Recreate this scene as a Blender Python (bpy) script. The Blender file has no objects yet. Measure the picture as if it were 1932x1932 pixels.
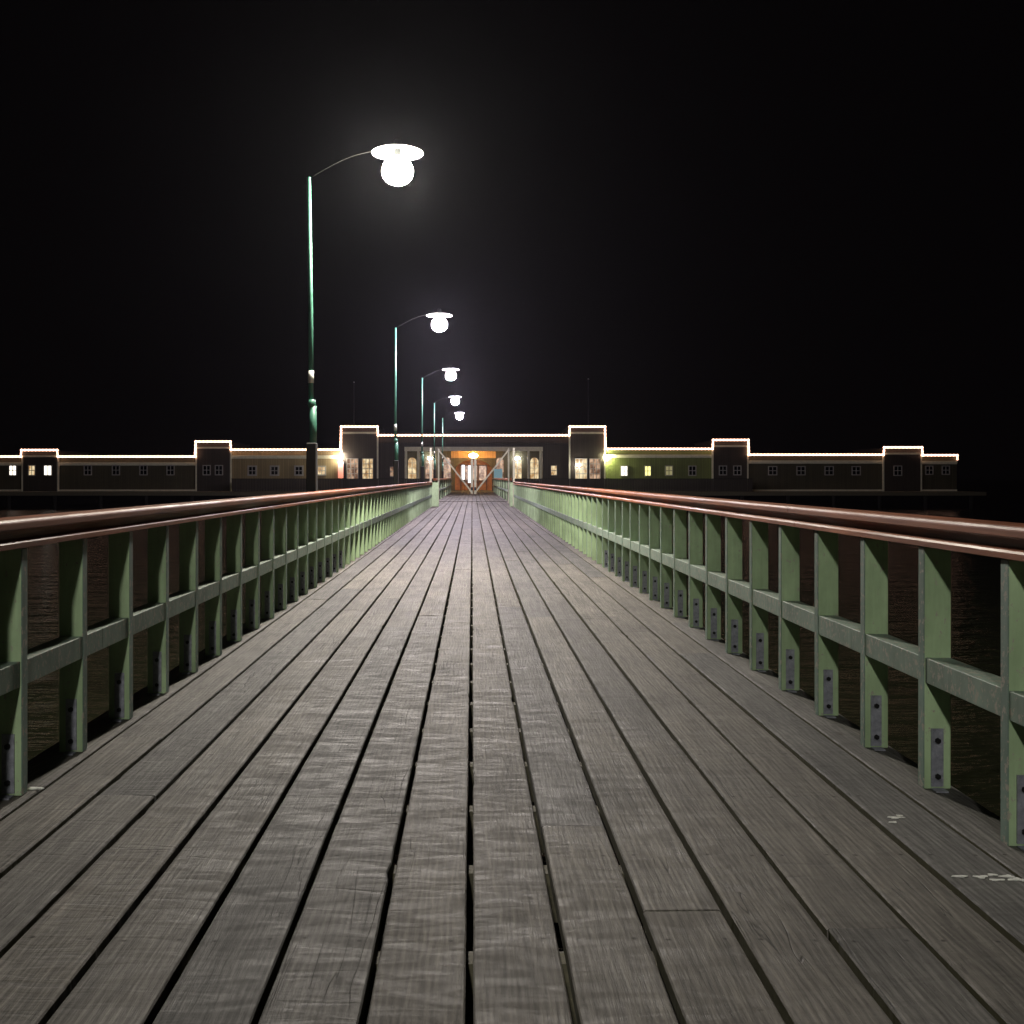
import bpy, bmesh, math, random
from mathutils import Vector, noise
random.seed(7)
S = bpy.context.scene
COL = S.collection
R = math.radians

# ------------------------------------------------------------------ camera
EYE = 1.2
cam_d = bpy.data.cameras.new('camera'); cam = bpy.data.objects.new('camera', cam_d); COL.objects.link(cam)
cam.location = (0, 0, EYE); cam.rotation_euler = (R(90), 0, 0)
cam_d.sensor_width = 36; cam_d.lens = 36
cam_d.shift_x = 0.0388; cam_d.shift_y = -0.0331
cam_d.clip_start = 0.05; cam_d.clip_end = 3000
S.camera = cam
# ------------------------------------------------------------------ night sky
W = bpy.data.worlds.new('World'); S.world = W; W.use_nodes = True
nt = W.node_tree; bg = nt.nodes['Background']
sky = nt.nodes.new('ShaderNodeTexSky'); sky.sky_type = 'NISHITA'; sky.sun_disc = False
sky.sun_elevation = R(-8); sky.sun_rotation = R(180)
mx = nt.nodes.new('ShaderNodeMixRGB'); mx.inputs[0].default_value = 0.97
nt.links.new(sky.outputs[0], mx.inputs[1]); mx.inputs[2].default_value = (0.024, 0.017, 0.021, 1)
nt.links.new(mx.outputs[0], bg.inputs[0]); bg.inputs[1].default_value = 0.05
# ------------------------------------------------------------------ exposure / render
S.view_settings.view_transform = 'Standard'; S.view_settings.look = 'None'
S.view_settings.exposure = 0.0; S.view_settings.gamma = 1.0
S.render.engine = 'CYCLES'
cy = S.cycles
cy.use_denoising = True
cy.max_bounces = 6; cy.diffuse_bounces = 2; cy.glossy_bounces = 4; cy.volume_bounces = 0
cy.caustics_reflective = False; cy.caustics_refractive = False
cy.sample_clamp_indirect = 4
cy.use_light_tree = True

# ------------------------------------------------------------------ helpers
def px(u, d): return (u - 891.0) / 1932.0 * d
def pz(v, d): return EYE + (902.0 - v) / 1932.0 * d

class MB:
    def __init__(s): s.bm = bmesh.new(); s.mi = 0
    def box(s, x0, x1, y0, y1, z0, z1, mi=0):
        if x0 > x1: x0, x1 = x1, x0
        if y0 > y1: y0, y1 = y1, y0
        v = [s.bm.verts.new(p) for p in ((x0,y0,z0),(x1,y0,z0),(x1,y1,z0),(x0,y1,z0),(x0,y0,z1),(x1,y0,z1),(x1,y1,z1),(x0,y1,z1))]
        for f in ((0,3,2,1),(4,5,6,7),(0,1,5,4),(1,2,6,5),(2,3,7,6),(3,0,4,7)):
            s.bm.faces.new([v[i] for i in f]).material_index = mi
        return s
    def tube(s, pts, rads, n=12, mi=0, cap=True):
        pts = [Vector(p) for p in pts]
        if not hasattr(rads, '__len__'): rads = [rads]*len(pts)
        rings = []
        for i, p in enumerate(pts):
            t = (pts[min(i+1, len(pts)-1)] - pts[max(i-1, 0)]).normalized()
            a = t.cross(Vector((0,1,0)))
            if a.length < .2: a = t.cross(Vector((1,0,0)))
            a.normalize(); b = t.cross(a).normalized()
            rings.append([s.bm.verts.new(p + (a*math.cos(2*math.pi*k/n) + b*math.sin(2*math.pi*k/n))*rads[i]) for k in range(n)])
        for i in range(len(rings)-1):
            for k in range(n):
                f = s.bm.faces.new((rings[i][k], rings[i][(k+1)%n], rings[i+1][(k+1)%n], rings[i+1][k]))
                f.smooth = True; f.material_index = mi
        if cap:
            for r in (rings[0], rings[-1]):
                f = s.bm.faces.new(r); f.material_index = mi
        return s
    def bar(s, p, q, w, h, mi=0):
        # square bar between two points in an x-z plane; w = in-plane width, h = depth along y
        p, q = Vector(p), Vector(q); t = (q-p).normalized(); a = t.cross(Vector((0,1,0))).normalized()*w/2; b = Vector((0,h/2,0))
        vs = [s.bm.verts.new(c) for c in (p-a-b,p+a-b,p+a+b,p-a+b,q-a-b,q+a-b,q+a+b,q-a+b)]
        for f in ((0,3,2,1),(4,5,6,7),(0,1,5,4),(1,2,6,5),(2,3,7,6),(3,0,4,7)):
            s.bm.faces.new([vs[i] for i in f]).material_index = mi
        return s
    def lathe(s, c, prof, n=32, mi=0):
        c = Vector(c); rings = []
        for r, z in prof:
            if r < 1e-5: rings.append([s.bm.verts.new(c+Vector((0,0,z)))])
            else: rings.append([s.bm.verts.new(c+Vector((r*math.cos(2*math.pi*k/n), r*math.sin(2*math.pi*k/n), z))) for k in range(n)])
        for A, B in zip(rings, rings[1:]):
            for k in range(n):
                q = [A[k%len(A)], A[(k+1)%len(A)], B[(k+1)%len(B)], B[k%len(B)]]
                u = []
                for v in q:
                    if v not in u: u.append(v)
                if len(u) > 2:
                    f = s.bm.faces.new(u); f.smooth = True; f.material_index = mi
        return s
    def prism(s, poly, y0, y1, mi=0):
        # polygon in x-z, extruded along y
        a = [s.bm.verts.new((x, y0, z)) for x, z in poly]; b = [s.bm.verts.new((x, y1, z)) for x, z in poly]
        s.bm.faces.new(a).material_index = mi; s.bm.faces.new(b[::-1]).material_index = mi
        n = len(poly)
        for i in range(n): s.bm.faces.new((a[i], b[i], b[(i+1)%n], a[(i+1)%n])).material_index = mi
        return s
    def build(s, name, mats, parent=None, bevel=0, loc=None):
        if bevel:
            bmesh.ops.bevel(s.bm, geom=list(s.bm.edges), offset=bevel, segments=1, affect='EDGES', clamp_overlap=True)
        bmesh.ops.recalc_face_normals(s.bm, faces=list(s.bm.faces))
        me = bpy.data.meshes.new(name); s.bm.to_mesh(me); s.bm.free()
        o = bpy.data.objects.new(name, me); COL.objects.link(o)
        if not isinstance(mats, (list, tuple)): mats = [mats]
        for m in mats: me.materials.append(m)
        if parent: o.parent = parent
        if loc: o.location = loc
        return o

def tag(o, label=None, cat=None, group=None, kind=None):
    if label: o['label'] = label
    if cat: o['category'] = cat
    if group: o['group'] = group
    if kind: o['kind'] = kind
    return o
def thing(name, label, cat, loc=(0,0,0), group=None):
    o = bpy.data.objects.new(name, None); COL.objects.link(o); o.location = loc
    o.empty_display_size = .3
    return tag(o, label, cat, group)
def copy_tree(o, parent=None):
    c = o.copy(); COL.objects.link(c)
    if parent: c.parent = parent
    for ch in list(o.children): copy_tree(ch, c)
    return c

# ------------------------------------------------------------------ materials
def mat(name):
    m = bpy.data.materials.new(name); m.use_nodes = True
    return m, m.node_tree, m.node_tree.nodes['Principled BSDF']
def N(t, kind, **kw):
    n = t.nodes.new(kind)
    for k, v in kw.items():
        if k.startswith('i_'): n.inputs[k[2:].replace('_', ' ')].default_value = v
        else: setattr(n, k, v)
    return n
def ramp(t, fac, stops):
    r = t.nodes.new('ShaderNodeValToRGB'); e = r.color_ramp.elements
    e[0].position, e[0].color = stops[0]; e[1].position, e[1].color = stops[1]
    for p, c in stops[2:]:
        k = e.new(p); k.color = c
    t.links.new(fac, r.inputs[0]); return r
def c4(*c): return (c[0], c[1], c[2], 1)
def mapping(t, scale, coord='Object', loc=None):
    tc = N(t, 'ShaderNodeTexCoord'); mp = N(t, 'ShaderNodeMapping'); mp.inputs['Scale'].default_value = scale
    t.links.new(tc.outputs[coord], mp.inputs['Vector'])
    return mp
def simple(name, col, rough=.6, var=.15, scale=6, bump=.1, stretch=(1,1,1), metal=0, spec=.5, streak=None):
    m, t, b = mat(name)
    mp = mapping(t, tuple(scale*s for s in stretch))
    n = N(t, 'ShaderNodeTexNoise', i_Scale=1.0, i_Detail=6.0, i_Roughness=.6); t.links.new(mp.outputs[0], n.inputs['Vector'])
    lo = tuple(c*(1-var*1.6) for c in col); hi = tuple(min(1, c*(1+var)) for c in col)
    r = ramp(t, n.outputs[0], [(.3, c4(*lo)), (.7, c4(*hi))])
    t.links.new(r.outputs[0], b.inputs['Base Color'])
    rr = ramp(t, n.outputs[0], [(.3, c4(*[rough*.85]*3)), (.7, c4(*[min(1, rough*1.15)]*3))])
    t.links.new(rr.outputs[0], b.inputs['Roughness'])
    b.inputs['Metallic'].default_value = metal; b.inputs['Specular IOR Level'].default_value = spec
    if bump:
        bp = N(t, 'ShaderNodeBump', i_Strength=bump, i_Distance=.01); t.links.new(n.outputs[0], bp.inputs['Height']); t.links.new(bp.outputs[0], b.inputs['Normal'])
    return m
def emis(name, col, strength):
    m, t, b = mat(name)
    b.inputs['Base Color'].default_value = c4(.8,.8,.8)
    b.inputs['Emission Color'].default_value = c4(*col); b.inputs['Emission Strength'].default_value = strength
    return m

# weathered deck boards
def deck_material():
    m, t, b = mat('weathered_boards')
    L = t.links.new
    tc = N(t, 'ShaderNodeTexCoord'); geo = N(t, 'ShaderNodeNewGeometry')
    # per-board offset
    off = N(t, 'ShaderNodeVectorMath', operation='SCALE'); L(geo.outputs['Random Per Island'], off.inputs['Scale']); off.inputs[0].default_value = (17.3, 91.7, 33.1)
    add = N(t, 'ShaderNodeVectorMath', operation='ADD'); L(tc.outputs['Object'], add.inputs[0]); L(off.outputs[0], add.inputs[1])
    def mp(s):
        q = N(t, 'ShaderNodeMapping'); q.inputs['Scale'].default_value = s; L(add.outputs[0], q.inputs['Vector']); return q.outputs[0]
    def nz(s, det=5, rough=.6, dist=0.0):
        q = N(t, 'ShaderNodeTexNoise', i_Scale=1.0, i_Detail=float(det), i_Roughness=rough, i_Distortion=dist); L(mp(s), q.inputs['Vector']); return q.outputs[0]
    fine = nz((110, 7, 20), 4, .65)                      # fibres along the board
    mid = nz((26, 1.6, 5), 5, .6, .8)                    # flowing growth lines
    cross = nz((4.5, 19, 5), 3, .55, 1.2)                 # worn ripples across the board
    big = nz((2.2, 1.3, 2), 3, .55)                      # blotches
    speck = nz((75, 60, 60), 3, .7)
    # growth rings
    wv = N(t, 'ShaderNodeTexWave', wave_type='BANDS', bands_direction='X', wave_profile='SIN', i_Scale=4.6, i_Distortion=9.0, i_Detail=3.0)
    wv.inputs['Detail Scale'].default_value = 1.1
    L(mp((3.2, .55, 1)), wv.inputs['Vector'])
    base = ramp(t, big, [(.3, c4(.096,.092,.087)), (.72, c4(.162,.155,.144))])
    isl = ramp(t, geo.outputs['Random Per Island'], [(0, c4(.78,.79,.82)), (1, c4(1.14,1.10,1.04)), (.5, c4(1.02,.97,.92))])
    m1 = N(t, 'ShaderNodeMixRGB', blend_type='MULTIPLY'); m1.inputs[0].default_value = 1; L(base.outputs[0], m1.inputs[1]); L(isl.outputs[0], m1.inputs[2])
    def mul(src, fac_out, lo, hi, p0, p1):
        r = ramp(t, fac_out, [(p0, c4(*[lo]*3)), (p1, c4(*[hi]*3))])
        q = N(t, 'ShaderNodeMixRGB', blend_type='MULTIPLY'); q.inputs[0].default_value = 1
        L(src, q.inputs[1]); L(r.outputs[0], q.inputs[2]); return q.outputs[0]
    c = mul(m1.outputs[0], fine, .64, 1.25, .30, .70)
    c = mul(c, mid, .68, 1.15, .34, .60)
    pm = ramp(t, nz((1.6, 1.1, 1), 2, .5), [(.42, c4(0,0,0)), (.60, c4(1,1,1))])
    cr_ = ramp(t, cross, [(.32, c4(.60,.59,.58)), (.46, c4(1.04,1.04,1.04))])
    qc = N(t, 'ShaderNodeMixRGB', blend_type='MULTIPLY'); L(pm.outputs[0], qc.inputs[0]); L(c, qc.inputs[1]); L(cr_.outputs[0], qc.inputs[2]); c = qc.outputs[0]
    c = mul(c, wv.outputs['Fac'], .74, 1.10, .1, .9)
    c = mul(c, speck, .62, 1.05, .27, .40)
    # thin dark checks (cracks) following the grain
    ck = nz((16, .8, 1), 2, .5, .6)
    gate = nz((2.6, .8, 1), 2, .5)
    g1 = ramp(t, gate, [(.56, c4(1,1,1)), (.64, c4(0,0,0))])
    crk = ramp(t, ck, [(.492, c4(1,1,1)), (.499, c4(.3,.3,.3)), (.503, c4(.3,.3,.3)), (.510, c4(1,1,1))])
    cm = N(t, 'ShaderNodeMixRGB', blend_type='LIGHTEN'); cm.inputs[0].default_value = 1; L(crk.outputs[0], cm.inputs[1]); L(g1.outputs[0], cm.inputs[2])
    q = N(t, 'ShaderNodeMixRGB', blend_type='MULTIPLY'); q.inputs[0].default_value = 1; L(c, q.inputs[1]); L(cm.outputs[0], q.inputs[2])
    # knots
    kv = N(t, 'ShaderNodeTexVoronoi', feature='F1', i_Scale=1.0); L(mp((2.6, 1.5, 1)), kv.inputs['Vector'])
    kr = ramp(t, kv.outputs['Distance'], [(.035, c4(.45,.40,.36)), (.07, c4(1,1,1))])
    k = N(t, 'ShaderNodeMixRGB', blend_type='MULTIPLY'); k.inputs[0].default_value = 1; L(q.outputs[0], k.inputs[1]); L(kr.outputs[0], k.inputs[2])
    # nail heads, two to a board over each joist
    so = N(t, 'ShaderNodeSeparateXYZ'); L(tc.outputs['Object'], so.inputs[0])
    def mth(op, a, bb=None, cc=None):
        n_ = N(t, 'ShaderNodeMath', operation=op)
        for i_, v_ in enumerate((a, bb, cc)):
            if v_ is None: continue
            if isinstance(v_, (int, float)): n_.inputs[i_].default_value = v_
            else: L(v_, n_.inputs[i_])
        return n_.outputs[0]
    fx = mth('FRACT', mth('MULTIPLY', mth('ADD', so.outputs['X'], 1.899), 1/.2365))
    dx = mth('MULTIPLY', mth('SUBTRACT', mth('ABSOLUTE', mth('SUBTRACT', fx, .5)), .30), .2365)
    wig = N(t, 'ShaderNodeTexNoise', i_Scale=4.0); L(tc.outputs['Object'], wig.inputs['Vector'])
    dx = mth('ADD', dx, mth('MULTIPLY', mth('SUBTRACT', wig.outputs[0], .5), .03))
    yy_ = mth('ADD', so.outputs['Y'], mth('MULTIPLY', mth('SUBTRACT', wig.outputs[0], .5), .08))
    fy = mth('FRACT', mth('MULTIPLY', mth('ADD', yy_, 30-2.66+.3), 1/.6))
    dy = mth('MULTIPLY', mth('SUBTRACT', fy, .5), .6)
    dd = mth('SQRT', mth('ADD', mth('MULTIPLY', dx, dx), mth('MULTIPLY', dy, dy)))
    nh = ramp(t, dd, [(.0045, c4(.22,.19,.17)), (.0085, c4(1,1,1))])
    k2 = N(t, 'ShaderNodeMixRGB', blend_type='MULTIPLY'); k2.inputs[0].default_value = 1; L(k.outputs[0], k2.inputs[1]); L(nh.outputs[0], k2.inputs[2]); k = k2
    # moss-green sides of the boards: the vertical faces stay damp
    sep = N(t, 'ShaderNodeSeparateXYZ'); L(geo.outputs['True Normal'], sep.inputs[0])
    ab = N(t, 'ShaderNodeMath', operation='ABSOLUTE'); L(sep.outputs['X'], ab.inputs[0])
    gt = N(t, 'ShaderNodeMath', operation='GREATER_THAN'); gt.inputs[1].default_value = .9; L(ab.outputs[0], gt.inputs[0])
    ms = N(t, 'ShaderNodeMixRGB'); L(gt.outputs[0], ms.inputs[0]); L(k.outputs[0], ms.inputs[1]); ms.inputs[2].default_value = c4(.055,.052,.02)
    L(ms.outputs[0], b.inputs['Base Color'])
    rg = ramp(t, cross, [(.3, c4(.60,.60,.60)), (.62, c4(.82,.82,.82))]); L(rg.outputs[0], b.inputs['Roughness'])
    b.inputs['Specular IOR Level'].default_value = .4
    h1 = N(t, 'ShaderNodeMath', operation='MULTIPLY'); h1.inputs[1].default_value = .7; L(fine, h1.inputs[0])
    pmv = N(t, 'ShaderNodeMath', operation='MULTIPLY_ADD'); pmv.inputs[1].default_value = .75; pmv.inputs[2].default_value = .25; L(pm.outputs[0], pmv.inputs[0])
    cx = N(t, 'ShaderNodeMath', operation='MULTIPLY'); L(cross, cx.inputs[0]); L(pmv.outputs[0], cx.inputs[1])
    h2 = N(t, 'ShaderNodeMath', operation='MULTIPLY_ADD'); h2.inputs[1].default_value = 1.2; L(cx.outputs[0], h2.inputs[0]); L(h1.outputs[0], h2.inputs[2])
    h3 = N(t, 'ShaderNodeMath', operation='MULTIPLY_ADD'); h3.inputs[1].default_value = .8; L(mid, h3.inputs[0]); L(h2.outputs[0], h3.inputs[2])
    h4 = N(t, 'ShaderNodeMath', operation='MULTIPLY_ADD'); h4.inputs[1].default_value = .5; L(cm.outputs[0], h4.inputs[0]); L(h3.outputs[0], h4.inputs[2])
    bp = N(t, 'ShaderNodeBump', i_Strength=.65, i_Distance=.006); L(h4.outputs[0], bp.inputs['Height']); L(bp.outputs[0], b.inputs['Normal'])
    return m

def painted_wood(name, col, wear=(.35,.33,.28), rough=.42, amount=.62):
    m, t, b = mat(name); L = t.links.new
    mp = mapping(t, (30, 30, 2.5)); mp2 = mapping(t, (4, 4, 3)); mp3 = mapping(t, (45, 45, 30))
    oi = N(t, 'ShaderNodeObjectInfo')
    for q_ in (mp, mp2, mp3):
        sc = N(t, 'ShaderNodeVectorMath', operation='SCALE'); sc.inputs[0].default_value = (37.1, 11.3, 53.7); L(oi.outputs['Random'], sc.inputs['Scale']); L(sc.outputs[0], q_.inputs['Location'])
    n = N(t, 'ShaderNodeTexNoise', i_Scale=1.0, i_Detail=5.0, i_Roughness=.6); L(mp.outputs[0], n.inputs['Vector'])
    n2 = N(t, 'ShaderNodeTexNoise', i_Scale=1.0, i_Detail=5.0, i_Roughness=.6); L(mp2.outputs[0], n2.inputs['Vector'])
    n3 = N(t, 'ShaderNodeTexNoise', i_Scale=1.0, i_Detail=4.0, i_Roughness=.7); L(mp3.outputs[0], n3.inputs['Vector'])
    r = ramp(t, n.outputs[0], [(.3, c4(*[c*.86 for c in col])), (.7, c4(*[c*1.08 for c in col]))])
    r2 = ramp(t, n2.outputs[0], [(.3, c4(.70,.71,.68)), (.65, c4(1.06,1.05,1.03))])
    q = N(t, 'ShaderNodeMixRGB', blend_type='MULTIPLY'); q.inputs[0].default_value = 1; L(r.outputs[0], q.inputs[1]); L(r2.outputs[0], q.inputs[2])
    ch = ramp(t, n3.outputs[0], [(amount, c4(0,0,0)), (amount+.05, c4(1,1,1))])
    w = N(t, 'ShaderNodeMixRGB'); L(ch.outputs[0], w.inputs[0]); L(q.outputs[0], w.inputs[1]); w.inputs[2].default_value = c4(*wear)
    L(w.outputs[0], b.inputs['Base Color']); b.inputs['Roughness'].default_value = rough
    bp = N(t, 'ShaderNodeBump', i_Strength=.25, i_Distance=.004); L(n.outputs[0], bp.inputs['Height']); L(bp.outputs[0], b.inputs['Normal'])
    return m

M = {}
M['deck'] = deck_material()
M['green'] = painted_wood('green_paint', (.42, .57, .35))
M['postshade'] = painted_wood('shaded_green_paint', (.19,.275,.24), rough=.6, amount=.56)  # shade on the posts' inner faces, put into the paint colour
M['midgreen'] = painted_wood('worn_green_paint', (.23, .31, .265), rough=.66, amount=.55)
# varnished hardwood rail
def rail_material():
    m, t, b = mat('varnished_hardwood'); L = t.links.new
    mp = mapping(t, (45, 1.3, 45)); mp2 = mapping(t, (3, .9, 3))
    n = N(t, 'ShaderNodeTexNoise', i_Scale=1.0, i_Detail=6.0, i_Roughness=.65, i_Distortion=.4); L(mp.outputs[0], n.inputs['Vector'])
    n2 = N(t, 'ShaderNodeTexNoise', i_Scale=1.0, i_Detail=5.0); L(mp2.outputs[0], n2.inputs['Vector'])
    r = ramp(t, n.outputs[0], [(.3, c4(.17,.048,.016)), (.7, c4(.48,.165,.062))])
    r2 = ramp(t, n2.outputs[0], [(.35, c4(.7,.66,.66)), (.65, c4(1.1,1.05,1.0))])
    q = N(t, 'ShaderNodeMixRGB', blend_type='MULTIPLY'); q.inputs[0].default_value = 1; L(r.outputs[0], q.inputs[1]); L(r2.outputs[0], q.inputs[2])
    L(q.outputs[0], b.inputs['Base Color'])
    b.inputs['Specular IOR Level'].default_value = .36
    rr = ramp(t, n2.outputs[0], [(.3, c4(.42,.42,.42)), (.7, c4(.66,.66,.66))]); L(rr.outputs[0], b.inputs['Roughness'])
    bp = N(t, 'ShaderNodeBump', i_Strength=.3, i_Distance=.003); L(n.outputs[0], bp.inputs['Height']); L(bp.outputs[0], b.inputs['Normal'])
    return m
M['rail'] = rail_material()
M['zinc'] = simple('galvanised_steel', (.30,.31,.37), .5, .25, 40, .1, metal=.35)
M['bolt'] = simple('dark_bolt', (.02,.02,.022), .5, .2, 60, 0, metal=.6)
M['pole'] = simple('teal_paint', (.045,.15,.105), .42, .15, 12, .05)
M['sleeve'] = simple('pale_metal', (.55,.56,.52), .35, .1, 20, 0, metal=.3)
M['tarred'] = simple('tarred_wood', (.018,.017,.016), .8, .3, 14, .3, (3,3,.4))
M['dark_metal'] = simple('dark_metal', (.02,.022,.024), .6, .2, 20, .05)
M['black'] = simple('black_cable', (.004,.004,.004), .95, .1, 20, 0, spec=.1)
M['shade'] = simple('white_enamel', (.72,.72,.70), .35, .05, 8, 0)
M['gate'] = painted_wood('pale_gate_paint', (.62,.62,.48), wear=(.5,.48,.4), amount=.6)
M['beam'] = simple('dark_joist', (.13,.12,.08), .85, .3, 10, .3, (1,6,3))
M['wall'] = None
def boards(name, col, period=.16, rough=.6, var=.12):
    # vertical matchboard cladding, made as a bump and thin dark joints
    m, t, b = mat(name); L = t.links.new
    tc = N(t, 'ShaderNodeTexCoord'); sp = N(t, 'ShaderNodeSeparateXYZ'); L(tc.outputs['Object'], sp.inputs[0])
    ml = N(t, 'ShaderNodeMath', operation='MULTIPLY'); ml.inputs[1].default_value = 1/period; L(sp.outputs['X'], ml.inputs[0])
    fr = N(t, 'ShaderNodeMath', operation='FRACT'); L(ml.outputs[0], fr.inputs[0])
    fl = N(t, 'ShaderNodeMath', operation='FLOOR'); L(ml.outputs[0], fl.inputs[0])
    wn = N(t, 'ShaderNodeTexWhiteNoise', noise_dimensions='1D'); L(fl.outputs[0], wn.inputs['W'])
    j = ramp(t, fr.outputs[0], [(.04, c4(.35,.35,.35)), (.10, c4(1,1,1)), (.92, c4(1,1,1)), (.98, c4(.35,.35,.35))])
    v = ramp(t, wn.outputs['Value'], [(0, c4(*[c*(1-var) for c in col])), (1, c4(*[c*(1+var) for c in col]))])
    n = N(t, 'ShaderNodeTexNoise', i_Scale=.9, i_Detail=6.0, i_Roughness=.65)
    d = ramp(t, n.outputs[0], [(.3, c4(.72,.72,.70)), (.65, c4(1.05,1.05,1.05))])
    q = N(t, 'ShaderNodeMixRGB', blend_type='MULTIPLY'); q.inputs[0].default_value = 1; L(v.outputs[0], q.inputs[1]); L(j.outputs[0], q.inputs[2])
    q2 = N(t, 'ShaderNodeMixRGB', blend_type='MULTIPLY'); q2.inputs[0].default_value = 1; L(q.outputs[0], q2.inputs[1]); L(d.outputs[0], q2.inputs[2])
    L(q2.outputs[0], b.inputs['Base Color']); b.inputs['Roughness'].default_value = rough
    bp = N(t, 'ShaderNodeBump', i_Strength=.5, i_Distance=.02); L(j.outputs[0], bp.inputs['Height']); L(bp.outputs[0], b.inputs['Normal'])
    return m
M['wall'] = boards('green_cladding', (.20,.25,.08))
M['wall_tan'] = boards('tan_cladding', (.36,.29,.15))
M['wall_outer'] = boards('olive_brown_cladding', (.085,.078,.045))
M['wall_dark'] = boards('brown_cladding', (.055,.045,.036))
M['wall_porch'] = boards('dark_porch_cladding', (.09,.085,.055))
M['wall_halo'] = boards('halo_cladding', (.62,.40,.20))  # orange-cream of the lantern's halo, put into the board colour
M['trim'] = simple('cream_trim', (.80,.80,.62), .5, .1, 4, .05)
M['frame'] = simple('window_frame_paint', (.42,.42,.40), .5, .1, 8, 0)
M['roof'] = simple('roof_felt', (.03,.03,.032), .9, .2, 3, .1)
M['pane_dark'] = simple('dark_glass', (.01,.012,.014), .12, .1, 2, 0)
def lit_pane(name, lo, hi, st):
    m, t, b = mat(name); L = t.links.new
    mp = mapping(t, (2.6, 1, 1.7)); n = N(t, 'ShaderNodeTexNoise', i_Scale=1.0, i_Detail=3.0); L(mp.outputs[0], n.inputs['Vector'])
    r = ramp(t, n.outputs[0], [(.38, c4(*lo)), (.62, c4(*hi))]); L(r.outputs[0], b.inputs['Emission Color']); b.inputs['Emission Strength'].default_value = st
    b.inputs['Base Color'].default_value = c4(.05,.05,.05); b.inputs['Roughness'].default_value = .2
    return m
M['pane_warm'] = lit_pane('lit_window_warm', (.42,.22,.07), (1.0,.82,.50), 1.0)
M['pane_curtain'] = lit_pane('lit_window_curtained', (.20,.10,.06), (.95,.62,.40), .75)
M['pane_white'] = emis('lit_window_white', (1.0,.93,.78), 2.2)
M['pane_yellow'] = emis('lit_window_yellow', (1.0,.95,.30), 1.5)
M['pane_dim'] = emis('lit_window_dim', (.55,.5,.14), .35)
M['string'] = emis('string_light', (1.0,.54,.36), 5.0)
M['red'] = emis('lit_red_panel', (1.0,.16,.03), .75)
M['board_white'] = emis('lit_board', (.95,.97,1.0), 1.6)
M['teal_sign'] = emis('teal_sign', (.03,.22,.28), .6)
M['dropping'] = simple('white_splash', (.75,.75,.72), .7, .15, 60, 0)

# ================================================================== THE SETTING
# water
def water():
    m, t, b = mat('night_water'); L = t.links.new
    b.inputs['Base Color'].default_value = c4(.010,.011,.006); b.inputs['Roughness'].default_value = .10
    b.inputs['IOR'].default_value = 1.14; b.inputs['Specular IOR Level'].default_value = .3
    mp = mapping(t, (.55, 1.5, 1)); n = N(t, 'ShaderNodeTexNoise', i_Scale=1.0, i_Detail=4.0, i_Roughness=.55); L(mp.outputs[0], n.inputs['Vector'])
    mp2 = mapping(t, (3.2, 6.5, 1)); n2 = N(t, 'ShaderNodeTexNoise', i_Scale=1.0, i_Detail=3.0, i_Roughness=.5); L(mp2.outputs[0], n2.inputs['Vector'])
    a = N(t, 'ShaderNodeMath', operation='MULTIPLY_ADD'); a.inputs[1].default_value = .22; L(n2.outputs[0], a.inputs[0]); L(n.outputs[0], a.inputs[2])
    bp = N(t, 'ShaderNodeBump', i_Strength=1.0, i_Distance=.22); L(a.outputs[0], bp.inputs['Height']); L(bp.outputs[0], b.inputs['Normal'])
    q = MB(); v = [q.bm.verts.new(p) for p in ((-900,-60,0),(900,-60,0),(900,1500,0),(-900,1500,0))]; q.bm.faces.new(v)
    o = q.build('water', m, loc=(0,0,-1.5)); tag(o, kind='structure')
water()

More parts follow.
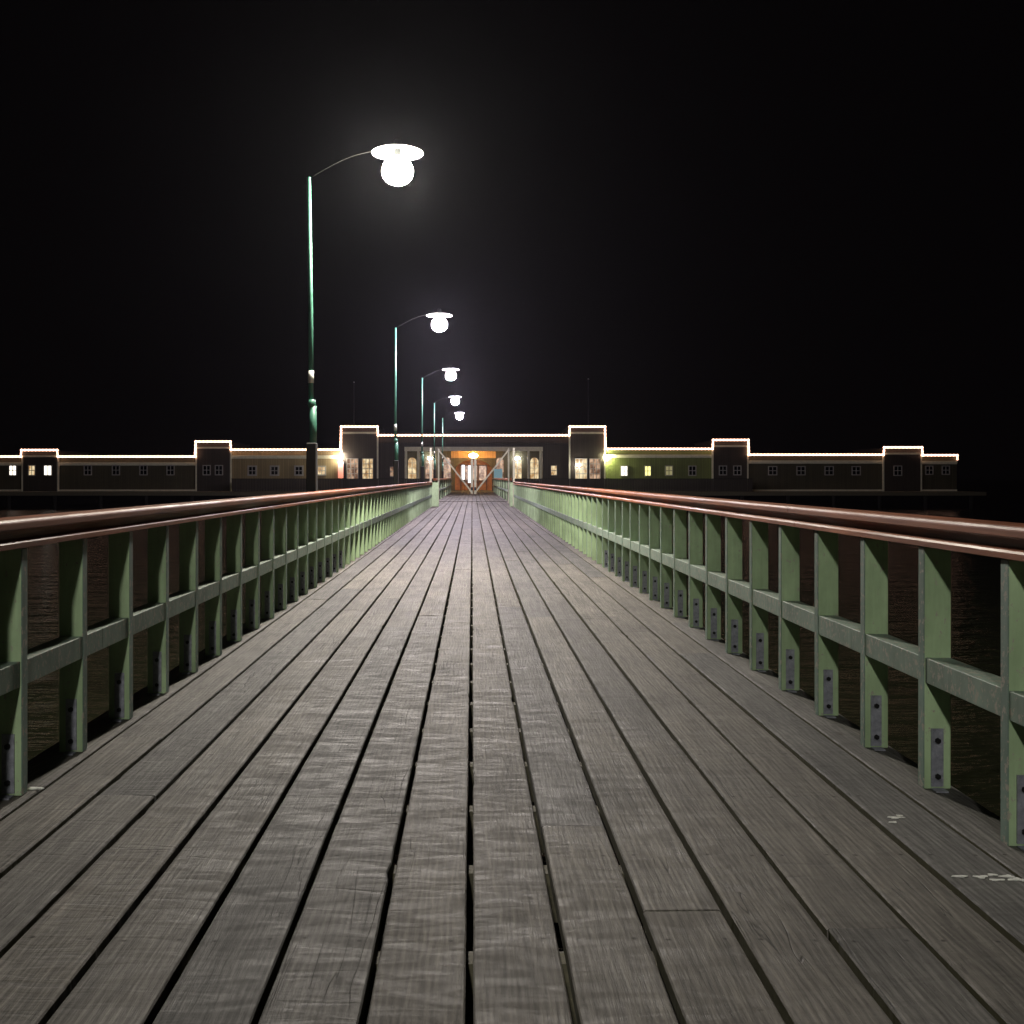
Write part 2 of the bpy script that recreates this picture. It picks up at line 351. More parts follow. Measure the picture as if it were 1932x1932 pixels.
# deck
PITCH = .2365; X0 = -1.899; GAP = .019
def deck(y_start, y_end, name, gap=GAP):
    q = MB(); bm = q.bm
    for k in range(16):
        xa = X0 + k*PITCH + gap/2; xb = X0 + (k+1)*PITCH - gap/2
        y = y_start - random.uniform(0, 6)
        while y < y_end:
            L = random.choice((5.4, 6.0, 7.2))
            y0, y1 = y + .002, min(y + L, y_end) - .002; y += L
            if y0 < y_start: y0 = y_start
            if y1 - y0 < .1: continue
            dz = random.uniform(-.0018, .0018); cup = random.uniform(-.0012, .002); tilt = random.uniform(-.0015, .0015)
            ja, jb = random.uniform(-.0022, .0022), random.uniform(-.0022, .0022)
            near = y0 < 9
            step = .07 if near else (.4 if y0 < 25 else 2.0)
            n = max(1, int((y1-y0)/step)); rings = []
            xs = (0, .008, .25, .5, .75, -.008, 0)
            nick = [(random.uniform(y0, y1), random.choice((0, 1)), random.uniform(.003, .010), random.uniform(.02, .06)) for _ in range(random.choice((0, 1, 1, 2)))]
            for i in range(n+1):
                yy = y0 + (y1-y0)*i/n
                ea = ja + .0016*noise.noise((k*7.1, yy*1.1, 1)) + (.0012*noise.noise((k*3.3, yy*9, 4)) if near else 0)
                eb = jb + .0016*noise.noise((k*7.1, yy*1.1, 9)) + (.0012*noise.noise((k*3.3, yy*9, 14)) if near else 0)
                for ny, side, dep, ln in nick:
                    g = math.exp(-((yy-ny)/ln)**2)*dep
                    if side: eb -= g
                    else: ea += g
                A, B = xa + ea, xb + eb; w = B - A
                col = []
                zt = dz + .0012*noise.noise((k*5, yy*.7, 3))
                for (xx, zz) in ((A, -.045), (A, zt-.006), (A+.004, zt-.0012), (A+.012, zt), (A+w*.5, zt+cup), (B-.012, zt+tilt), (B-.004, zt+tilt-.0012), (B, zt+tilt-.006), (B, -.045)):
                    col.append(bm.verts.new((xx, yy, zz)))
                rings.append(col)
            for a, c in zip(rings, rings[1:]):
                for j in range(8): bm.faces.new((a[j], a[j+1], c[j+1], c[j]))
                bm.faces.new((a[8], a[0], c[0], c[8]))
            bm.faces.new(rings[0]); bm.faces.new(rings[-1][::-1])
    return tag(q.build(name, M['deck']), kind='structure')
deck(-5.0, 52.0, 'pier_deck')
deck(52.35, 90.0, 'pier_deck_by_the_bathhouse')
# threshold boards across the deck
q = MB()
q.box(-1.9, 1.9, 52.02, 52.17, -.045, .022); q.box(-1.9, 1.9, 52.18, 52.33, -.045, .022)
tag(q.build('deck_threshold', M['deck']), kind='structure')
# joists, bearers and piles under the deck
q = MB()
y = -4.7
JO = 2.66
k = -12
while JO + k*.6 < 90:
    yy = JO + k*.6
    q.box(-1.86, 1.86, yy-.035, yy+.035, -.20, -.0455); k += 1
for x in (-1.5, 0.02, 1.5): q.box(x-.06, x+.06, -5, 90, -.42, -.2015)
tag(q.build('pier_framing', M['beam']), kind='structure')

# bathhouse terrace platform
q = MB()
q.box(-46.5, 45.2, 90.02, 112, -.34, -.02)
tag(q.build('terrace', M['trim' if False else 'beam']), kind='structure')

# ================================================================== PIER PILES
pile0 = None
for i in range(13):
    for s in (-1, 1):
        yy = -2.0 + i*7.2
        if pile0 is None:
            m = MB(); m.tube([(0,0,-3.2),(0,0,-.44)], [.15,.14], 14); pile0 = m.build('pier_pile', M['tarred']); o = pile0
        else:
            o = pile0.copy(); COL.objects.link(o)
        o.location = (s*1.45, yy, 0)
        tag(o, 'tarred round timber pile in the water under the pier deck', 'pile', 'piles carrying the pier')

# ================================================================== RAILINGS
def bracket(parent, s):
    m = MB()
    m.box(s*.027, s*.074, -.006, .0, .012, .235, 0)
    for z in (.052, .19):
        c = (s*.0505, 0, z)
        m.tube([(s*.0505, -.004, z), (s*.0505, -.016, z)], .011, 6, 1)
    # foot of the angle on the deck
    m.box(s*.027, s*.074, -.05, -.0062, .001, .007, 0)
    o = m.build('bracket', [M['zinc'], M['bolt']], parent)
    return o
def railing(s, xin, phase, n, y_a, y_b, label):
    root = thing('pier_railing', label, 'railing', (s*xin, y_a, 0), 'railings along both sides of the pier')
    X = s*xin
    proto = None
    for i in range(n):
        yy = phase + .61*i - y_a
        if proto is None or i == 26:
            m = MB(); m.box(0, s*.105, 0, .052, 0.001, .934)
            p = m.build('post', [M['green'], M['postshade']], root, bevel=.003)
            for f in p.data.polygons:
                if f.normal.x*s < -.6: f.material_index = 1  # inner face gets the darker colour with painted-in shade
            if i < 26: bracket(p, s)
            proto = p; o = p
        else:
            o = copy_tree(proto, root)
        o.location = (random.uniform(-.002,.002), yy + random.uniform(-.006,.006), 0); o.rotation_euler = (random.uniform(-.004,.004), 0, random.uniform(-.025,.025))
    # mid rail in lengths butted on posts
    L = y_b - y_a
    y = 0
    while y < L:
        e = min(y + 3.66, L)
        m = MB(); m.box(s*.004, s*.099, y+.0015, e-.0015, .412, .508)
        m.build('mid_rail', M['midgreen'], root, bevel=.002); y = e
    # lower hardwood board and the round-edged cap, in joined lengths
    def lengths(name, prof, step, first):
        y = 0; nxt = first
        while y < L:
            e = min(nxt, L)
            m = MB(); m.prism([(s*a, b) for a, b in prof], y+.002, e-.002)
            o = m.build(name, M['rail'], root)
            for f in o.data.polygons: f.use_smooth = False
            y = e; nxt += step
    lengths('lower_rail', [(-.012,.939),(-.012,.958),(-.006,.966),(.004,.970),(.112,.970),(.112,.936),(-.006,.936)], 4.9, 3.2)
    m = MB(); m.box(s*.030, s*.086, 0, L, .9702, 1.0048); m.build('spacer_board', M['rail'], root)
    cap = []
    for k in range(7):
        a = math.pi/2*k/6; cap.append((-.018+.018*(1-math.cos(a)) , 1.030+.018*math.sin(a)))
    for k in range(7):
        a = math.pi/2*k/6; cap.append((.112+.018*math.sin(a), 1.030+.018*math.cos(a)))
    cap += [(.130,1.012),(.123,1.005),(-.011,1.005),(-.018,1.012)]
    cap = [(a, b) for a, b in cap]
    lengths('cap_rail', cap, 5.2, (3.0 if s > 0 else 8.95) )
    return root
YG = 43.3
railing(-1, 1.70, 3.255-8*.61, 83, -2.6, YG, 'green slatted railing with a red-brown wooden handrail along the left side of the pier deck')
railing(1, 1.742, 3.335-8*.61, 83, -2.6, YG, 'green slatted railing with a red-brown wooden handrail along the right side of the pier deck')

def far_railing(s, label):
    root = thing('pier_railing', label, 'railing', (s*1.78, 49.5, 0), 'railings beyond the gate')
    m = MB(); m.box(0, s*.10, 0, .10, 0.001, 1.08); p0 = m.build('post', M['green'], root, bevel=.004)
    for i, yy in enumerate((.4, 5.2, 10.0, 14.8, 20.0, 25.5, 31.0, 36.5)):
        o = p0 if i == 0 else copy_tree(p0, root); o.location = (0, yy, 0)
    m = MB(); m.box(s*-.02, s*.13, 0, 40.3, 1.082, 1.19); m.build('cap_rail', M['rail'], root, bevel=.008)
    m = MB(); m.box(s*.004, s*.096, 0, 40.3, .50, .60); m.build('mid_rail', M['midgreen'], root, bevel=.004)
far_railing(-1, 'open green railing on the left beyond the gate towards the bathhouse')
far_railing(1, 'open green railing on the right beyond the gate towards the bathhouse')

# ================================================================== GATE
g = thing('pier_gate', 'pale wooden double gate with V-shaped diagonal braces across the pier', 'gate', (0, YG, 0))
zt = pz(845, YG) 
for s in (-1, 1):
    xo = s*1.76
    m = MB(); m.box(xo-.042, xo+.042, 0, .09, .001, zt); m.build('gate_post', M['gate'], g, bevel=.01)
    if s < 0:
        m = MB(); m.box(-1.715, -1.42, .02, .09, .001, 1.02); m.build('side_panel', M['green'], g, bevel=.006)
    else:
        m = MB(); m.box(1.715, 1.58, .02, .09, .001, 1.02); m.build('side_panel', M['green'], g, bevel=.006)
    # leaf hung a little further back in the portal
    yl = 5.4; d = YG + yl
    xa = px(827.5 if s < 0 else 959.5, d); xc = px(893.5 + s*3.2, d)
    zt2 = pz(846, d); zb = pz(931, d)
    m = MB(); m.box(xa-.035, xa+.035, yl-.03, yl+.04, .001, zt2); st = m.build('leaf_stile', M['gate'], g, bevel=.005)
    m = MB(); m.bar((xa - s*.02, yl-.034, zt2-.10), (xc, yl-.034, zb+.06), .07, .05); m.build('diagonal_brace', M['gate'], g, bevel=.004)
    m = MB(); m.box(xc-.055, xc+.055, yl-.03, yl+.03, zb-.02, pz(865, d)); m.build('meeting_stile', M['gate'], g, bevel=.004)
    m = MB(); m.box(xc-.05, xc+.05, yl-.085, yl-.061, zb+.15, zb+.3); m.build('latch', M['dark_metal'], g)

# ================================================================== LAMPS
def globe_mat(name, col, st): return emis(name, col, st)
def lamp(y, xl, strength, col, label, xp_top=-2.08, xp_bot=-2.03, vis=True):
    root = thing('pier_lamp', label, 'street lamp', (xp_bot, y, 0), 'lamps along the left side of the pier')
    h = 5.22; ox = -xp_bot
    def X(x): return x + ox
    m = MB(); m.box(X(xp_bot)-.066, X(xp_bot)+.066, -.066, .066, -2.6, 1.66); m.build('mooring_post', M['tarred'], root, bevel=.012)
    m = MB(); m.tube([(X(xp_bot)+.018, 0, 1.6), (X(xp_bot)+.012, 0, 2.14)], .047, 14); m.build('base_pipe', M['pole'], root)
    m = MB(); m.lathe((X(xp_bot)-.0, -.01, 2.17), [(0,-.06),(.042,-.05),(.054,0),(.042,.05),(0,.06)], 16); m.build('hinge', M['pole'], root)
    m = MB(); m.tube([(X(xp_bot)-.012, 0, 2.14), (X(xp_bot)-.015, 0, 3.4), (X(xp_top), 0, 5.12)], [.033,.030,.026], 14); m.build('pole', M['pole'], root)
    m = MB(); m.tube([(X(xp_bot)-.012, 0, 2.44), (X(xp_bot)-.013, 0, 2.60)], .038, 14); m.build('sleeve', M['sleeve'], root)
    # slim gooseneck arm
    pts = []
    xt, xh = X(xp_top), X(xl)
    for k in range(13):
        u = k/12; pts.append((xt + (xh-xt)*u, 0, 5.10 + .36*math.sin(math.pi/2*min(1, u*1.25)) + (0 if u < .8 else 0)))
    m = MB(); m.tube(pts, .0035, 8); m.build('arm', M['black'], root)
    # shallow saucer shade, cap, globe
    m = MB(); m.lathe((xh, 0, h), [(.335,.215),(.33,.225),(.24,.262),(.12,.29),(.05,.30),(.05,.27),(.12,.262),(.24,.236),(.318,.212),(.335,.215)], 40); m.build('lamp_shade', M['shade'], root)
    m = MB(); m.lathe((xh, 0, h), [(0,.40),(.035,.395),(.05,.37),(.05,.18),(.085,.165),(.085,.13),(0,.13)], 20); m.build('lamp_holder', M['dark_metal'], root)
    m = MB(); m.lathe((xh, 0, h), [(.09,.155),(.15,.11),(.19,.045),(.205,-.02),(.19,-.09),(.145,-.15),(.075,-.185),(0,-.195)], 20)
    m.build('globe', globe_mat('lamp_glow', col, strength), root)
    return root
SP = 13.35
WARM = (1.0, .93, .78); COOL = (1.0, .87, .97)
lamp(-6.0, -.90, 900, (1.0, .96, .86), 'pier lamp standing behind the viewer over the near end of the deck')
lamp(SP, -.974, 1850, WARM, 'nearest and largest of the lit pier lamps, on the tallest-looking green pole', -2.13, -2.09)
lamp(2*SP, -.857, 1400, COOL, 'second lit pier lamp, behind the nearest one', -2.0, -1.99)
lamp(3*SP, -.84, 1150, COOL, 'third lit pier lamp, midway along the row', -1.96, -1.95)
lamp(4*SP, -.89, 1150, COOL, 'fourth lit pier lamp, just beyond the gate', -1.98, -1.97)
lamp(5*SP, -.83, 1150, COOL, 'farthest and smallest lit pier lamp in front of the bathhouse', -1.93, -1.93)

# ================================================================== BATHHOUSE
D = 95.0
bh = thing('bathhouse', 'long low green bathhouse outlined by a string of lights with stepped towers', 'building', (0, D, 0))
U = lambda u: px(u, D)
Z = lambda v: pz(v, D)
segs = [(-70,45,862,0),(45,112,850,1),(112,372,862,0),(372,437,834,1),(437,645,849,0),(645,713,806,1),(713,1074,822,2),(1074,1140,806,1),(1140,1343,847.5,0),(1343,1409,831,1),(1409,1664,858.5,0),(1664,1735,845,1),(1735,1805,859.5,0)]
line = []
for a, b, v, k in segs:
    x0, x1, z = U(a), U(b), Z(v)
    if k == 0:
        green = (a in (437, 1140))
        m = MB(); m.box(x0+.002, x1-.002, .0, 7, -.019, z-.08); m.build('wing_wall', M['wall_tan'] if a == 437 else (M['wall'] if a == 1140 else M['wall_outer']), bh)
        m = MB(); m.box(x0+.004, x1-.004, -.14, -.002, z-.66, z-.50); m.box(x0+.004, x1-.004, -.07, -.002, z-.80, z-.661); m.build('cornice', M['trim'], bh)
        m = MB(); m.box(x0, x1, -.10, 7.1, z-.078, z-.02); m.build('roof', M['roof'], bh)
        m = MB(); m.box(x0+.004, x1-.004, -.10, -.002, .0, .14); m.build('plinth', M['trim'], bh)
    elif k == 1:
        m = MB(); m.box(x0, x1, -.35, 7.3, -.017, z-.08); m.build('tower', M['wall_dark'], bh)
        m = MB(); m.box(x0-.05, x1+.05, -.50, -.352, z-.62, z-.46); m.build('cornice', M['trim'], bh)
        m = MB(); m.box(x0-.08, x1+.08, -.45, 7.4, z-.078, z-.02); m.build('roof', M['roof'], bh)
        for xx in (x0, x1):
            m = MB(); m.box(xx-.07, xx+.07, -.37, -.20, -.016, z-.64); m.build('corner_board', M['trim'], bh)
    else:
        # middle: frieze over an open porch
        xa, xb = U(763), U(1024)
        m = MB(); m.box(x0+.002, xa, 0, 7, -.019, z-.08); m.build('porch_side_wall', M['wall_dark'], bh)
        m = MB(); m.box(xb, x1-.002, 0, 7, -.019, z-.08); m.build('porch_side_wall', M['wall_dark'], bh)
        m = MB(); m.box(xa+.002, xb-.002, 0, 7, Z(843), z-.08); m.build('frieze', M['wall_dark'], bh)
        m = MB(); m.box(xa+.004, xb-.004, -.10, .2, Z(851), Z(843)-.002); m.build('porch_beam', M['trim'], bh)
        m = MB(); m.box(x0, x1, -.16, 7.1, z-.078, z-.02); m.build('roof', M['roof'], bh)
        m = MB(); m.box(x0+.004, x1-.004, -.14, -.002, z-.70, z-.52); m.build('cornice', M['wall_dark'], bh)
        for uu in (766, 789, 997, 1020):
            m = MB(); m.box(U(uu)-.10, U(uu)+.10, -.05, .13, .0, Z(851)-.002); m.build('porch_post', M['trim'], bh)
        for ua, ub in ((763, 789), (997, 1024)):
            m = MB(); m.box(U(ua)+.11, U(ub)-.11, .0, .08, Z(906), Z(903)); m.build('porch_sill', M['trim'], bh)
        # back wall of the porch with arched openings
        m = MB(); bm = m.bm
        Yb = 3.0; topz = Z(843); 
        ops = [(774, 8, 862, 903, .0), (808, 8, 862, 903, .0), (842, 7, 862, 903, .0), (893.5, 36, 866, 928, 1), (945, 7, 862, 903, 0), (979, 8, 862, 903, 0), (1012, 8, 862, 903, 0)]
        cur = xa + .003
        def arch_pts(c, hw, zt_, n=10):
            return [(c - hw*math.cos(math.pi*k/n), zt_ - hw*h_k + hw*h_k*math.sin(math.pi*k/n)) for k in range(n+1)]
        for uc, hw, v0, v1, dr in ops:
            c, w = U(uc), hw*D/1932; z1 = Z(v0); z0 = max(.0, Z(v1)); h_k = 1.0 if w < 1 else .62
            ap = arch_pts(c, w, z1)
            m.box(cur, c-w-.0, Yb, Yb+.2, .0, topz)                       # pier
            if z0 > 0.01: m.box(c-w+.0005, c+w-.0005, Yb, Yb+.2, .0, z0)
            for (xa_, za_), (xb_, zb_) in zip(ap, ap[1:]):
                m.prism([(xa_, za_), (xb_, zb_), (xb_, topz), (xa_, topz)], Yb, Yb+.2)
            cur = c + w
        m.box(cur, xb-.003, Yb, Yb+.2, .0, topz)
        m.build('porch_back_wall', M['wall_porch'], bh)
        m = MB(); m.box(U(850), U(937), Yb-.03, Yb-.002, Z(863), Z(844)); m.build('halo_panel', M['wall_halo'], bh)  # added panel, its colour paints the lantern's orange halo on the wall
        # glazed arches
        for i, (uc, hw, v0, v1, dr) in enumerate(ops):
            c, w = U(uc), hw*D/1932; z1 = Z(v0); z0 = max(.0, Z(v1)); h_k = 1.0 if w < 1 else .62
            if dr: continue
            ap = arch_pts(c, w-.002, z1-.002)
            f = MB(); 
            f.prism([(c-w+.002, z0+.001)] + ap + [(c+w-.002, z0+.001)], Yb+.08, Yb+.09)
            wn = MB()
            wn.box(c-.025, c+.025, Yb+.03, Yb+.075, z0, z1-.02); 
            for kk in range(1, 4): zz = z0+(z1-z0)*kk/4; wn.box(c-w+.01, c+w-.01, Yb+.035, Yb+.07, zz-.02, zz+.02)
            fo = wn.build('arched_window', M['frame'], bh)
            f.build('pane', M['pane_warm'] if i in (0, 5, 6) else M['pane_curtain'], fo)
        # foyer behind the big arch
        c, w = U(893.5), 36*D/1932
        m = MB(); m.box(c-w-.4, c+w+.4, Yb+3.2, Yb+3.35, 0, 3.6); m.box(c-w-.45, c-w-.3, Yb+.21, Yb+3.19, 0, 3.6); m.box(c+w+.3, c+w+.45, Yb+.21, Yb+3.19, 0, 3.6); m.box(c-w-.45, c+w+.45, Yb+.21, Yb+3.35, 3.601, 3.7)
        m.build('foyer_wall', simple('red_brown_foyer', (.42,.20,.09), .6, .2, 3, .1), bh)
        for k_, xx in enumerate((-.9, .0, .9)):
            m = MB(); m.box(c+xx-.42, c+xx-.36, Yb+2.9, Yb+3.0, 0, 2.5); m.box(c+xx+.36, c+xx+.42, Yb+2.9, Yb+3.0, 0, 2.5); m.box(c+xx-.36, c+xx+.36, Yb+2.9, Yb+3.0, 2.42, 2.5); m.box(c+xx-.36, c+xx+.36, Yb+2.9, Yb+3.0, .9, .98)
            dd = m.build('foyer_door', M['wall_dark'], bh)
            m = MB(); m.box(c+xx-.355, c+xx+.355, Yb+2.94, Yb+2.95, .99, 2.41); m.build('pane', M['pane_curtain'], dd)
    line += [(x0, z, k), (x1, z, k)]

# string of lights: one continuous rope of bulbs over the skyline
pts = []
yprev = None
for x, z, k in line:
    yy = -.52 if k == 1 else (-.14 if k == 0 else -.2)
    if yprev is not None and k == 1 and yprev[1] != 1: pts.append(Vector((x-.06, -.52, yprev[0]+.03)))
    if yprev is not None and k != 1 and yprev[1] == 1: pts.append(Vector((x+.06, -.52, z+.03)))
    pts.append(Vector((x + (.0), yy, z+.03))); yprev = (z, k)
m = MB()
def ico(m, p, r):
    v = [m.bm.verts.new(p+Vector(d)*r) for d in ((1,0,0),(-1,0,0),(0,1,0),(0,-1,0),(0,0,1),(0,0,-1))]
    for a, b, c in ((0,2,4),(2,1,4),(1,3,4),(3,0,4),(2,0,5),(1,2,5),(3,1,5),(0,3,5)): m.bm.faces.new((v[a], v[b], v[c]))
for a, b in zip(pts, pts[1:]):
    d = (b-a).length
    if d < 1e-4: continue
    m.tube([a, b], .075, 6)
    n = max(1, int(d/.32))
    for k in range(n+1): ico(m, a.lerp(b, k/n), .125)
e = pts[-1]; m.tube([e, e+Vector((0,0,-.45))], .075, 6)
m.build('light_string', M['string'], bh)

# windows
def window(u0, u1, v0, v1, pane, y=0.0, cols=2, rows=2, fw=.08, trimmat='frame'):
    x0, x1, z0, z1 = U(u0), U(u1), Z(v1), Z(v0)
    m = MB(); f = fw
    m.box(x0-f, x0, y-.09, y-.003, z0-f, z1+f); m.box(x1, x1+f, y-.09, y-.003, z0-f, z1+f)
    m.box(x0, x1, y-.088, y-.003, z1, z1+f); m.box(x0-.03, x1+.03, y-.13, y-.091, z0-f-.01, z0-.005)
    m.box(x0, x1, y-.088, y-.003, z0-f, z0)
    for c in range(1, cols):
        xx = x0 + (x1-x0)*c/cols; m.box(xx-.03, xx+.03, y-.07, y-.03, z0, z1)
    for r_ in range(1, rows):
        zz = z0 + (z1-z0)*r_/rows; m.box(x0, x1, y-.068, y-.032, zz-.03, zz+.03)
    o = m.build('window', M[trimmat], bh)
    m = MB(); m.box(x0, x1, y-.025, y-.012, z0, z1); m.build('pane', M[pane], o)
    return o
for c, p in ((24.5,'pane_white'),):
    window(c-6, c+6, 879, 896, p)
window(58, 69, 879, 896, 'pane_warm', -.35); window(87, 100, 879, 896, 'pane_white', -.35, 2, 1)
for c in (166, 219, 271, 322): window(c-6, c+6, 879, 895, 'pane_dark')
for c in (392, 415): window(c-6, c+6, 879, 895, 'pane_dark', -.35)
for c in (476, 518, 564): window(c-6, c+6, 881, 895, 'pane_dark', fw=.14)
window(600, 613, 881, 895, 'pane_warm', fw=.12)
window(656, 676, 866, 903, 'pane_curtain', -.35, 3, 4, .05); window(685, 704, 866, 903, 'pane_warm', -.35, 3, 4, .05)
window(736.5, 742.5, 881, 898, 'pane_curtain', 0, 1, 2, .04)
window(1040, 1050, 879, 896, 'pane_warm', 0, 1, 2, .04)
window(1085, 1106, 866, 903, 'pane_warm', -.35, 3, 4, .05); window(1112, 1131, 866, 903, 'pane_curtain', -.35, 3, 4, .05)
window(1172, 1183, 880, 897, 'pane_white'); window(1217, 1227, 880, 897, 'pane_yellow')
window(1256, 1268, 880, 896, 'pane_dim'); window(1300, 1312, 880, 896, 'pane_dark')
for c in (1362, 1389): window(c-6, c+6, 880, 895, 'pane_dark', -.35)
for c in (1457.5, 1511, 1564, 1615): window(c-7, c+7, 881, 895, 'pane_dark')
window(1684, 1697, 880, 896, 'pane_dark', -.35)
for c in (1753, 1784): window(c-6, c+6, 880, 894, 'pane_dark')

# wall lamps and the porch lantern
def wall_lamp(u, v, y, r, st, col, label, name='wall_lamp'):
    x, z = U(u), Z(v)
    t = thing(name, label, 'lamp', (x, D+y, z))
    m = MB(); m.tube([(0,.0,.0),(0,-.10,.12),(0,-.26,.12)], .018, 8); m.box(-.05,.05,-.012,.0,-.08,.08); m.build('lamp_bracket', M['dark_metal'], t)
    m = MB(); m.lathe((0,-.30,0), [(.05,.11),(.10,.10),(r*.92,.04),(r,-.02),(r*.85,-.09),(r*.5,-.13),(0,-.14)], 14); m.build('globe', emis('wall_lamp_glow', col, st), t)
    m = MB(); m.lathe((0,-.30,0), [(0,.15),(.06,.145),(.07,.11),(0,.105)], 14); m.build('lamp_cap', M['dark_metal'], t)
    return t
wall_lamp(644, 862, -.35, .20, 230, (1.0,.86,.68), 'bright globe lamp on the corner of the left middle tower above the red panel')
wall_lamp(1142, 862, -.05, .20, 380, (1.0,.95,.55), 'bright globe lamp at the tower corner lighting the green right wing')
wall_lamp(1090, 877, -.46, .20, 60, (1.0,.90,.75), 'globe lamp shining in front of the left pane of the right tall window')
wall_lamp(809, 863, 3.0, .24, 60, (1.0,.95,.78), 'white globe lamp on the porch wall left of the entrance arch')
wall_lamp(978, 863, 3.0, .27, 60, (1.0,.97,.85), 'white globe lamp on the porch wall right of the entrance arch')
t = thing('porch_lantern', 'big amber lantern hanging over the entrance arch', 'lantern', (U(893), D+1.2, Z(859)))
m = MB(); m.tube([(0,0,.3),(0,0,1.2)], .02, 8); m.build('chain', M['dark_metal'], t)
m = MB(); m.lathe((0,0,0), [(.06,.24),(.36,.14),(.46,.0),(.36,-.14),(.12,-.22),(0,-.23)], 18); m.build('globe', emis('lantern_glow', (1.0,.50,.12), 90), t)
m = MB(); m.lathe((0,0,0), [(0,.32),(.08,.31),(.12,.25),(0,.24)], 14); m.build('lantern_cap', M['dark_metal'], t)
t = thing('ceiling_lamp', 'small warm lamp inside the foyer behind the entrance arch', 'lamp', (U(893), D+4.6, 3.2))
m = MB(); m.lathe((0,0,0), [(.05,.12),(.16,.05),(.18,-.02),(.1,-.10),(0,-.12)], 14); m.build('globe', emis('foyer_glow', (1.0,.66,.34), 60), t)
m = MB(); m.tube([(0,0,.11),(0,0,.395)], .02, 8); m.build('lamp_stem', M['dark_metal'], t)

# things by the entrance
for u0, u1, v0, v1, lab in ((871, 876.5, 877, 905, 'narrow white lit notice board left of the bathhouse entrance'), (883, 888.5, 878, 911, 'taller white lit notice board nearest the middle of the bathhouse entrance')):
    t = thing('notice_board', lab, 'notice board', (U((u0+u1)/2), D+.8, 0)); w = (U(u1)-U(u0))/2
    m = MB(); m.box(-w-.03, -w, -.05, .05, 0, Z(v0)+.03); m.box(w, w+.03, -.05, .05, 0, Z(v0)+.03); m.box(-w, w, -.05, .05, Z(v0), Z(v0)+.03); m.box(-w, w, -.05, .05, Z(v1)-.03, Z(v1)); m.build('stand', M['dark_metal'], t)
    m = MB(); m.box(-w+.001, w-.001, -.03, .03, Z(v1)+.001, Z(v0)-.001); m.build('lit_board', M['board_white'], t)
t = thing('teal_sign_board', 'small teal sign board on legs right of the bathhouse entrance', 'sign', (U(940), D+.5, 0))
m = MB(); m.box(-.38, -.33, -.03, .03, 0, 1.5); m.box(.33, .38, -.03, .03, 0, 1.5); m.build('leg_frame', M['dark_metal'], t)
m = MB(); m.box(-.40, .40, -.06, -.031, 1.0, 2.05); m.build('sign_panel', M['teal_sign'], t)
t = thing('red_panel', 'glowing red-orange vertical panel at the corner beside the left tall window', 'sign', (U(644), D-.5, 0))
m = MB(); m.box(-.25, .25, .0, .10, Z(902), Z(871)); m.build('panel', M['red'], t)
m = MB(); m.box(-.29, -.251, -.01, .11, 0, Z(870)); m.box(.251, .29, -.01, .11, 0, Z(870)); m.build('frame', M['dark_metal'], t)

# plank parapets in front of the middle wings, up to eye height
for ua, ub, lab in ((437, 836, 'dark board parapet on the terrace left of the pier head'), (947, 1420, 'dark board parapet on the terrace right of the pier head')):
    x0, x1 = px(ua, 91), px(ub, 91); Y = 91.0
    t = thing('parapet', lab, 'fence', (x0, Y, 0), 'board parapets on the terrace')
    m = MB(); n = int((x1-x0)/.14)
    for k in range(n): m.box(k*.14+.006, k*.14+.134, 0, .03, .0, 1.10)
    m.build('boards', M['wall_dark'], t)
    m = MB(); m.box(0, n*.14, -.04, .08, 1.102, 1.16); m.build('coping', M['tarred'], t)

# piles under the terrace
pr = None
for i in range(23):
    x = -45 + i*4.05
    if pr is None:
        m = MB(); m.tube([(0,0,-3.2),(0,0,-.345)], .16, 10); pr = m.build('terrace_pile', M['tarred']); o = pr
    else: o = pr.copy(); COL.objects.link(o)
    o.location = (x, 90.5, 0); tag(o, 'dark round pile under the front edge of the bathhouse terrace', 'pile', 'piles under the bathhouse terrace')

# faint flagpoles behind the roof
for u, v, lab in ((668, 722, 'thin unlit flagpole rising behind the left middle tower'), (1110, 716, 'thin unlit flagpole rising behind the right middle tower')):
    t = thing('flagpole', lab, 'flagpole', (px(u, 100), 100, 0))
    m = MB(); m.tube([(0,0,-.02),(0,0,pz(v,100))], [.07,.035], 8); m.build('mast', simple('grey_mast', (.03,.03,.032), .5, .1), t)
    m = MB(); m.lathe((0,0,pz(v,100)), [(0,-.02),(.07,.03),(.06,.08),(0,.11)], 10); m.build('finial', M['sleeve'], t)

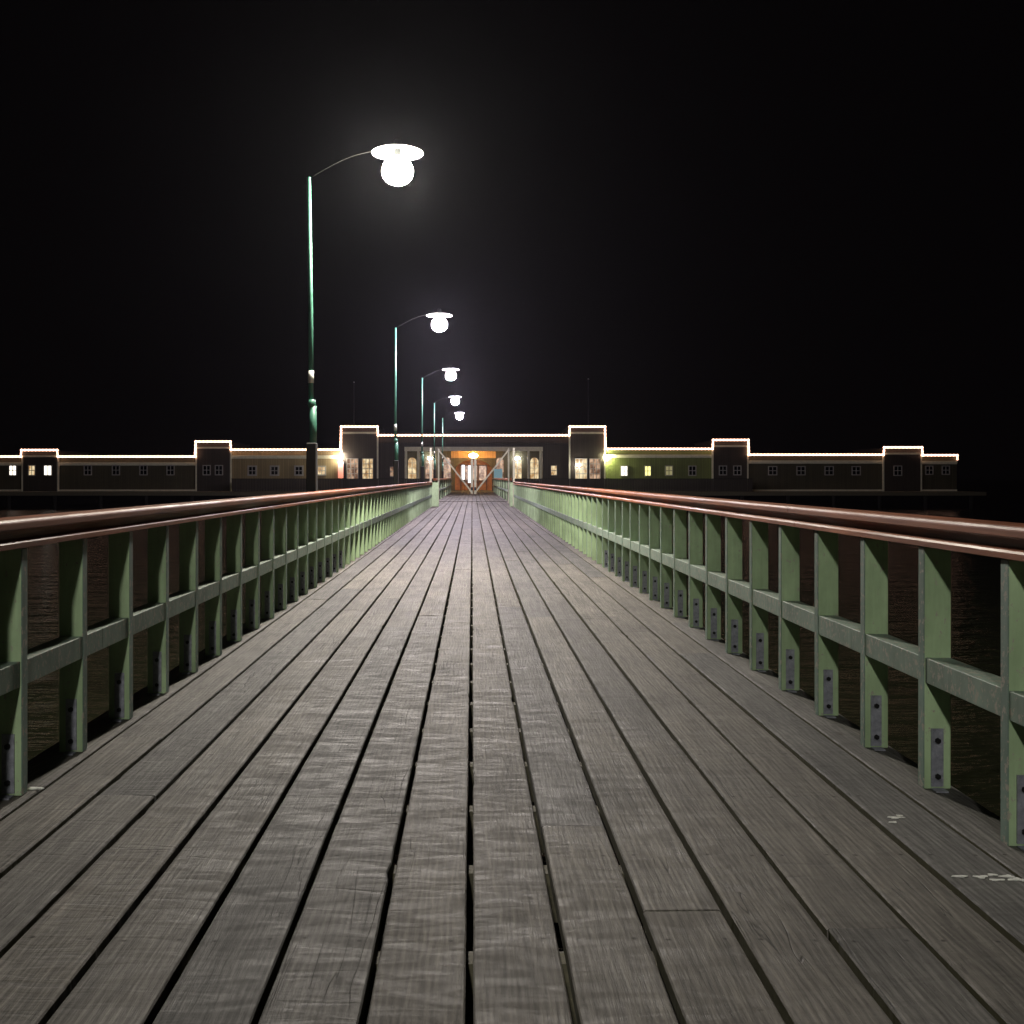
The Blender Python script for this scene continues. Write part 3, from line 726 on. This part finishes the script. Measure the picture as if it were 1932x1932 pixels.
# ================================================================== SMALL THINGS ON THE DECK
def splash(pts, label, seed):
    rnd = random.Random(seed)
    m = MB()
    cx = sum(p[0] for p in pts)/len(pts); cy_ = sum(p[1] for p in pts)/len(pts)
    for (x, y, rx, ry) in pts:
        n = 14; ring = []
        ph = rnd.uniform(0, 6)
        for k in range(n):
            a = 2*math.pi*k/n; rr = 1 + .35*math.sin(3*a+ph) + rnd.uniform(-.25, .25)
            ring.append((x-cx+rx*rr*math.cos(a), y-cy_+ry*rr*math.sin(a)))
        lo = [m.bm.verts.new((a, b, -.004)) for a, b in ring]; hi = [m.bm.verts.new((a*.96, b*.96, .0012)) for a, b in ring]
        m.bm.faces.new(hi)
        for k in range(n): m.bm.faces.new((lo[k], lo[(k+1)%n], hi[(k+1)%n], hi[k]))
    o = m.build('dropping', M['dropping'], loc=(cx, cy_, .0035))
    tag(o, label, 'bird dropping')
def gp(u, v): d = 1932*EYE/(v-902); return ((u-891)/1932*d, d)
def sp(lst): 
    out = []
    for u, v, ru, rv in lst:
        x, d = gp(u, v); out.append((x, d, ru/1932*d, rv/(v-902)*d))
    return out
splash(sp([(1690,1544,13,1.6),(1685,1553,7,.9),(1697,1540,6,.8)]), 'small white splash on the right-hand boards beside the second post', 1)
splash(sp([(1810,1655,14,1.3),(1850,1656,12,2.4),(1872,1652,8,1.3),(1880,1662,12,1.2),(1902,1655,12,2),(1920,1661,14,2)]), 'broken trail of white splashes on the deck at the right edge', 2)
splash(sp([(66,1488,13,1.6)]), 'single white splash beside the nearest post on the left', 3)

# ================================================================== ADDED HAZE, PUT IN TO GIVE THE LAMPS A SOFT GLOW
m, t_, b_ = mat('glow_air')
t_.nodes.remove(b_)
pv = t_.nodes.new('ShaderNodeVolumePrincipled'); pv.inputs['Color'].default_value = (.85,.86,1,1); pv.inputs['Density'].default_value = .00011; pv.inputs['Anisotropy'].default_value = .82
t_.links.new(pv.outputs[0], t_.nodes['Material Output'].inputs['Volume'])
q = MB(); q.box(-52, 52, -8, 125, -4.6, 15.0)
tag(q.build('added_glow_haze', m), kind='stuff')
